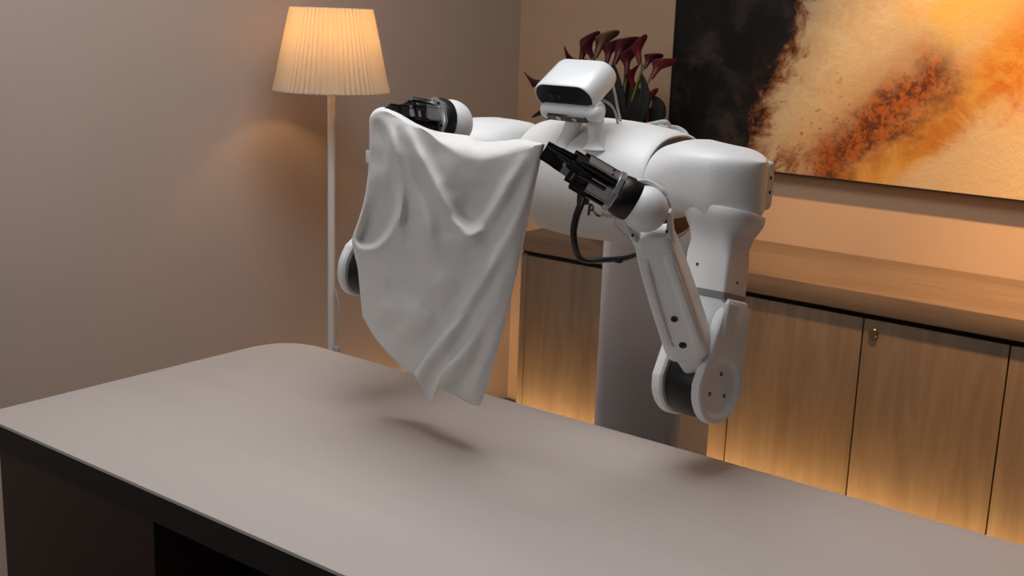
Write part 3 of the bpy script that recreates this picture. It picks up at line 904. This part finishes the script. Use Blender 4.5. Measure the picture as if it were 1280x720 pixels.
def coons(top, s, t):
    T, B, L_, R_ = top(s), BOT(s), LEF(t), RIG(t)
    c00, c10, c01, c11 = top(0), top(1), BOT(0), BOT(1)
    return T * (1 - t) + B * t + L_ * (1 - s) + R_ * s - (c00 * ((1 - s) * (1 - t)) + c10 * (s * (1 - t)) + c01 * ((1 - s) * t) + c11 * (s * t))
bm = NB()
def edge_of(s): return max(0, math.sin(PI * s)) ** .6
def ydrop(s): return .105 * edge_of(s)
front = []; back = []
NR = 12
for j in range(NR):                                   # the cloth rolls over from the back neckline to the front lip
    th = j / NR * PI / 2; row = []
    for i in range(NS + 1):
        s = i / NS
        a, b = TOPB(s), TOP(s)
        if i in (0, NS): row.append(None); continue
        yf = ybase(b) - folds(b) * min(1, edge_of(s) * 1.6) - .030 * edge_of(s)
        f = math.cos(th)
        p = b + (a - b) * f
        row.append(bm.verts.new(at(p.x, p.y, yf + ydrop(s) * (1 - math.sin(th)) + .002 * noise.noise(Vector((p.x * .05, p.y * .05, 2))))))
    front.append(row)
for j in range(NT + 1):
    t = j / NT; rowf = []; rowb = []
    for i in range(NS + 1):
        s = i / NS
        p = coons(TOP, s, t); edge = edge_of(s)
        rowf.append(bm.verts.new(at(p.x, p.y, ybase(p) - folds(p) * min(1, edge * 1.6) - .030 * edge * (1 - .5 * t))))
    front.append(rowf)
for i in (0, NS):
    for j in range(NR): front[j][i] = front[NR][i]
for j in range(NT + 1):
    t = j / NT; row = []
    for i in range(NS + 1):
        s = i / NS
        if i in (0, NS): row.append(front[NR + j][i]); continue
        if j == 0: row.append(front[0][i]); continue
        q = coons(TOPB, s, t); edge = edge_of(s)
        y = ybase(q) + (.070 * edge) * (1 - .35 * t) + .3 * folds(q)
        k = min(1, t * 8)
        row.append(bm.verts.new(at(q.x, q.y - 4 * math.sin(PI * s) * t, front[0][i].co.y * (1 - k) + y * k)))
    back.append(row)
def quad(vs):
    u = []
    for v in vs:
        if v not in u: u.append(v)
    if len(u) > 2: bm.faces.new(u)
for j in range(NR + NT):
    for i in range(NS): quad((front[j][i], front[j][i + 1], front[j + 1][i + 1], front[j + 1][i]))
for j in range(NT):
    for i in range(NS): quad((back[j][i + 1], back[j][i], back[j + 1][i], back[j + 1][i + 1]))
shirt = finish('shirt', bm, m_cloth, angle=80)
shirt.modifiers.new('thick', 'SOLIDIFY').thickness = 0.0016
tag(shirt, 'white cotton shirt hanging from both grippers of the robot', 'shirt')
bm = NB(); c = at(461, 196, 1.692); obox(bm, c, VX, VY, VZ, .014, .004, .026, .001); finish('care_tag', bm, m_cloth, shirt)


# ------------------------------------------------------------------ flowers
VXP = Vector((at(765, 150, 3.48).x, 3.48, CTZ))
bm = NB()
lathe(bm, VXP + Vector((0, 0, .0005)), VZ, [(0, .05), (.004, .055), (.06, .075), (.13, .078), (.20, .060), (.245, .048), (.26, .052), (.262, .049), (.24, .044), (.19, .055), (.02, .05)], 40)
vs = finish('vase', bm, m_vase); tag(vs, 'dark round vase on the worktop behind the robot holding the lilies', 'vase')
def calla(u, v, du, dv, size, flare, label, mat, bend=(0, 0), Y=3.48, dy=0.0):
    """flower whose throat lies at pixel (u, v) and whose mouth opens towards (du, dv)"""
    base = at(u, v, Y)
    k = 1.0 / FPX * (at(u, v, Y) - CAM).dot(FWD)
    d = (RT * (du * k) - UP * (dv * k)); d = (d + Vector((0, -dy, 0)) * d.length).normalized()
    _, a, b = frame_of(d, Vector((0.2, 1, .1)))
    f = thing('calla_lily', (base.x, base.y, base.z), label, 'flower', 'calla lilies in the vase')
    bm = NB(); N, TT = 24, 12; rings = []
    for i in range(TT + 1):
        t = i / TT; ring = []
        for j in range(N):
            ph = 2 * PI * j / N
            r = size * (.085 + .10 * t + (flare * .26) * max(0, t - .45) ** 1.6 * 2.2)
            lip = (.5 + .5 * math.cos(ph)) ** 1.6
            h = size * (t * (.62 + .42 * lip))
            out = size * .20 * lip * max(0, t - .55) ** 1.3 * 3
            ring.append(base + d * h + (a * math.cos(ph) + b * math.sin(ph) * .85) * r + a * out)
        rings.append(ring)
    loft(bm, rings, True, False)
    sp = finish('spathe', bm, mat, f, angle=80)
    sp.modifiers.new('thick', 'SOLIDIFY').thickness = .0012
    bm = NB(); tube(bm, [base + d * size * .15, base + d * size * .35 + a * .002, base + d * size * .6 + a * .004], .0045 * size / .07, 8, 4, r1=.0025); finish('spadix', bm, m_spadix, f)
    neck = VXP + Vector((random.uniform(-.015, .015), random.uniform(-.015, .015), .23))
    mid = (base + neck) / 2 + RT * (bend[0] * k) - UP * (bend[1] * k) - d * size * .2
    bm = NB(); tube(bm, [base + d * size * .06, base - d * size * .35, mid, neck, VXP + Vector((0, 0, .06))], .0042, 8, 6); finish('stem', bm, m_stem, f)
    return f
calla(683, 104, -30, -2, .080, .25, 'dark red calla lily pointing left, lowest and far left of the bunch', m_calla, (-14, -6))
calla(727, 78, -24, -6, .070, 1.0, 'burgundy calla lily tilting left, just above the left of the robot head', m_calla)
calla(726, 76, 9, -30, .105, .35, 'narrow dark calla lily bud standing upright at the left', m_calla)
calla(742, 76, -3, -18, .085, .9, 'burgundy calla lily beside the green bud, opening to the front', m_calla, dy=.4)
calla(744, 72, 14, -32, .105, .55, 'tall olive brown calla lily, highest of the bunch behind the robot head', m_callag)
calla(758, 80, 5, -20, .085, 1.0, 'short burgundy calla lily in the middle of the bunch, low above the robot head', m_calla)
calla(768, 80, 14, -30, .105, .9, 'burgundy calla lily with hooked tip, middle of the bunch leaning right', m_calla)
calla(783, 92, 2, -26, .09, 1.0, 'broad dark calla lily right of the middle, facing up', m_calla)
calla(800, 80, -4, -24, .085, .8, 'calla lily curling left at the top right of the bunch', m_calla2)
calla(805, 86, 10, -16, .065, 1.0, 'small burgundy calla lily between two taller ones at the right', m_calla)
calla(814, 98, 14, -22, .085, 1.0, 'wide open calla lily at the far right on a bare curved stem', m_calla2, (8, 0))
calla(792, 112, 2, -26, .085, .6, 'pinkish red calla lily low in the bunch amid dark leaves', m_calla2, dy=.5)
calla(808, 150, 2, -30, .100, .7, 'crimson calla lily lowest at the right in front of a dark leaf', m_calla2, (10, 0), dy=.2)
fo = thing('leaf_bunch', VXP + Vector((0, 0, .262)), 'bunch of dark green leaves standing in the vase amid the lilies', 'leaves')
def leaf(pts, w, Y):
    P = catmull([at(u, v, y) for u, v, y in pts], 6); n = len(P)
    bm = NB(); A = []
    for i, p_ in enumerate(P):
        k = i / (n - 1); t = (P[min(i + 1, n - 1)] - P[max(i - 1, 0)]).normalized()
        side = t.cross(FWD).normalized(); ww = w * (math.sin(PI * min(1, .12 + .88 * k)) ** .8 + .02)
        A.append([bm.verts.new(p_ + side * (ww * q) + FWD * (abs(q) * -.25 * ww)) for q in (-1, -.5, 0, .5, 1)])
    for a, b in zip(A, A[1:]):
        for q in range(4): bm.faces.new((a[q], a[q + 1], b[q + 1], b[q]))
    o = finish('leaf', bm, m_leaf, fo, angle=80); o.modifiers.new('thick', 'SOLIDIFY').thickness = .001
for pts, w in (([(768, 175, 3.46), (775, 140, 3.45), (770, 105, 3.46), (766, 78, 3.47)], .022), ([(772, 175, 3.5), (782, 140, 3.52), (786, 110, 3.52), (784, 82, 3.5)], .026),
               ([(778, 175, 3.46), (800, 145, 3.44), (806, 118, 3.45), (802, 92, 3.47)], .020), ([(780, 180, 3.5), (808, 160, 3.5), (822, 138, 3.5), (818, 120, 3.5)], .034),
               ([(758, 175, 3.5), (752, 140, 3.5), (748, 105, 3.5), (744, 78, 3.5)], .026), ([(765, 175, 3.44), (764, 140, 3.42), (760, 110, 3.43), (762, 88, 3.44)], .03),
               ([(770, 178, 3.47), (790, 150, 3.48), (795, 125, 3.48), (790, 100, 3.5)], .03),
               ([(755, 176, 3.44), (722, 150, 3.40), (692, 136, 3.38), (664, 147, 3.36)], .016), ([(757, 178, 3.44), (725, 158, 3.40), (700, 148, 3.38), (684, 150, 3.38)], .014)):
    leaf(pts, w, 0)
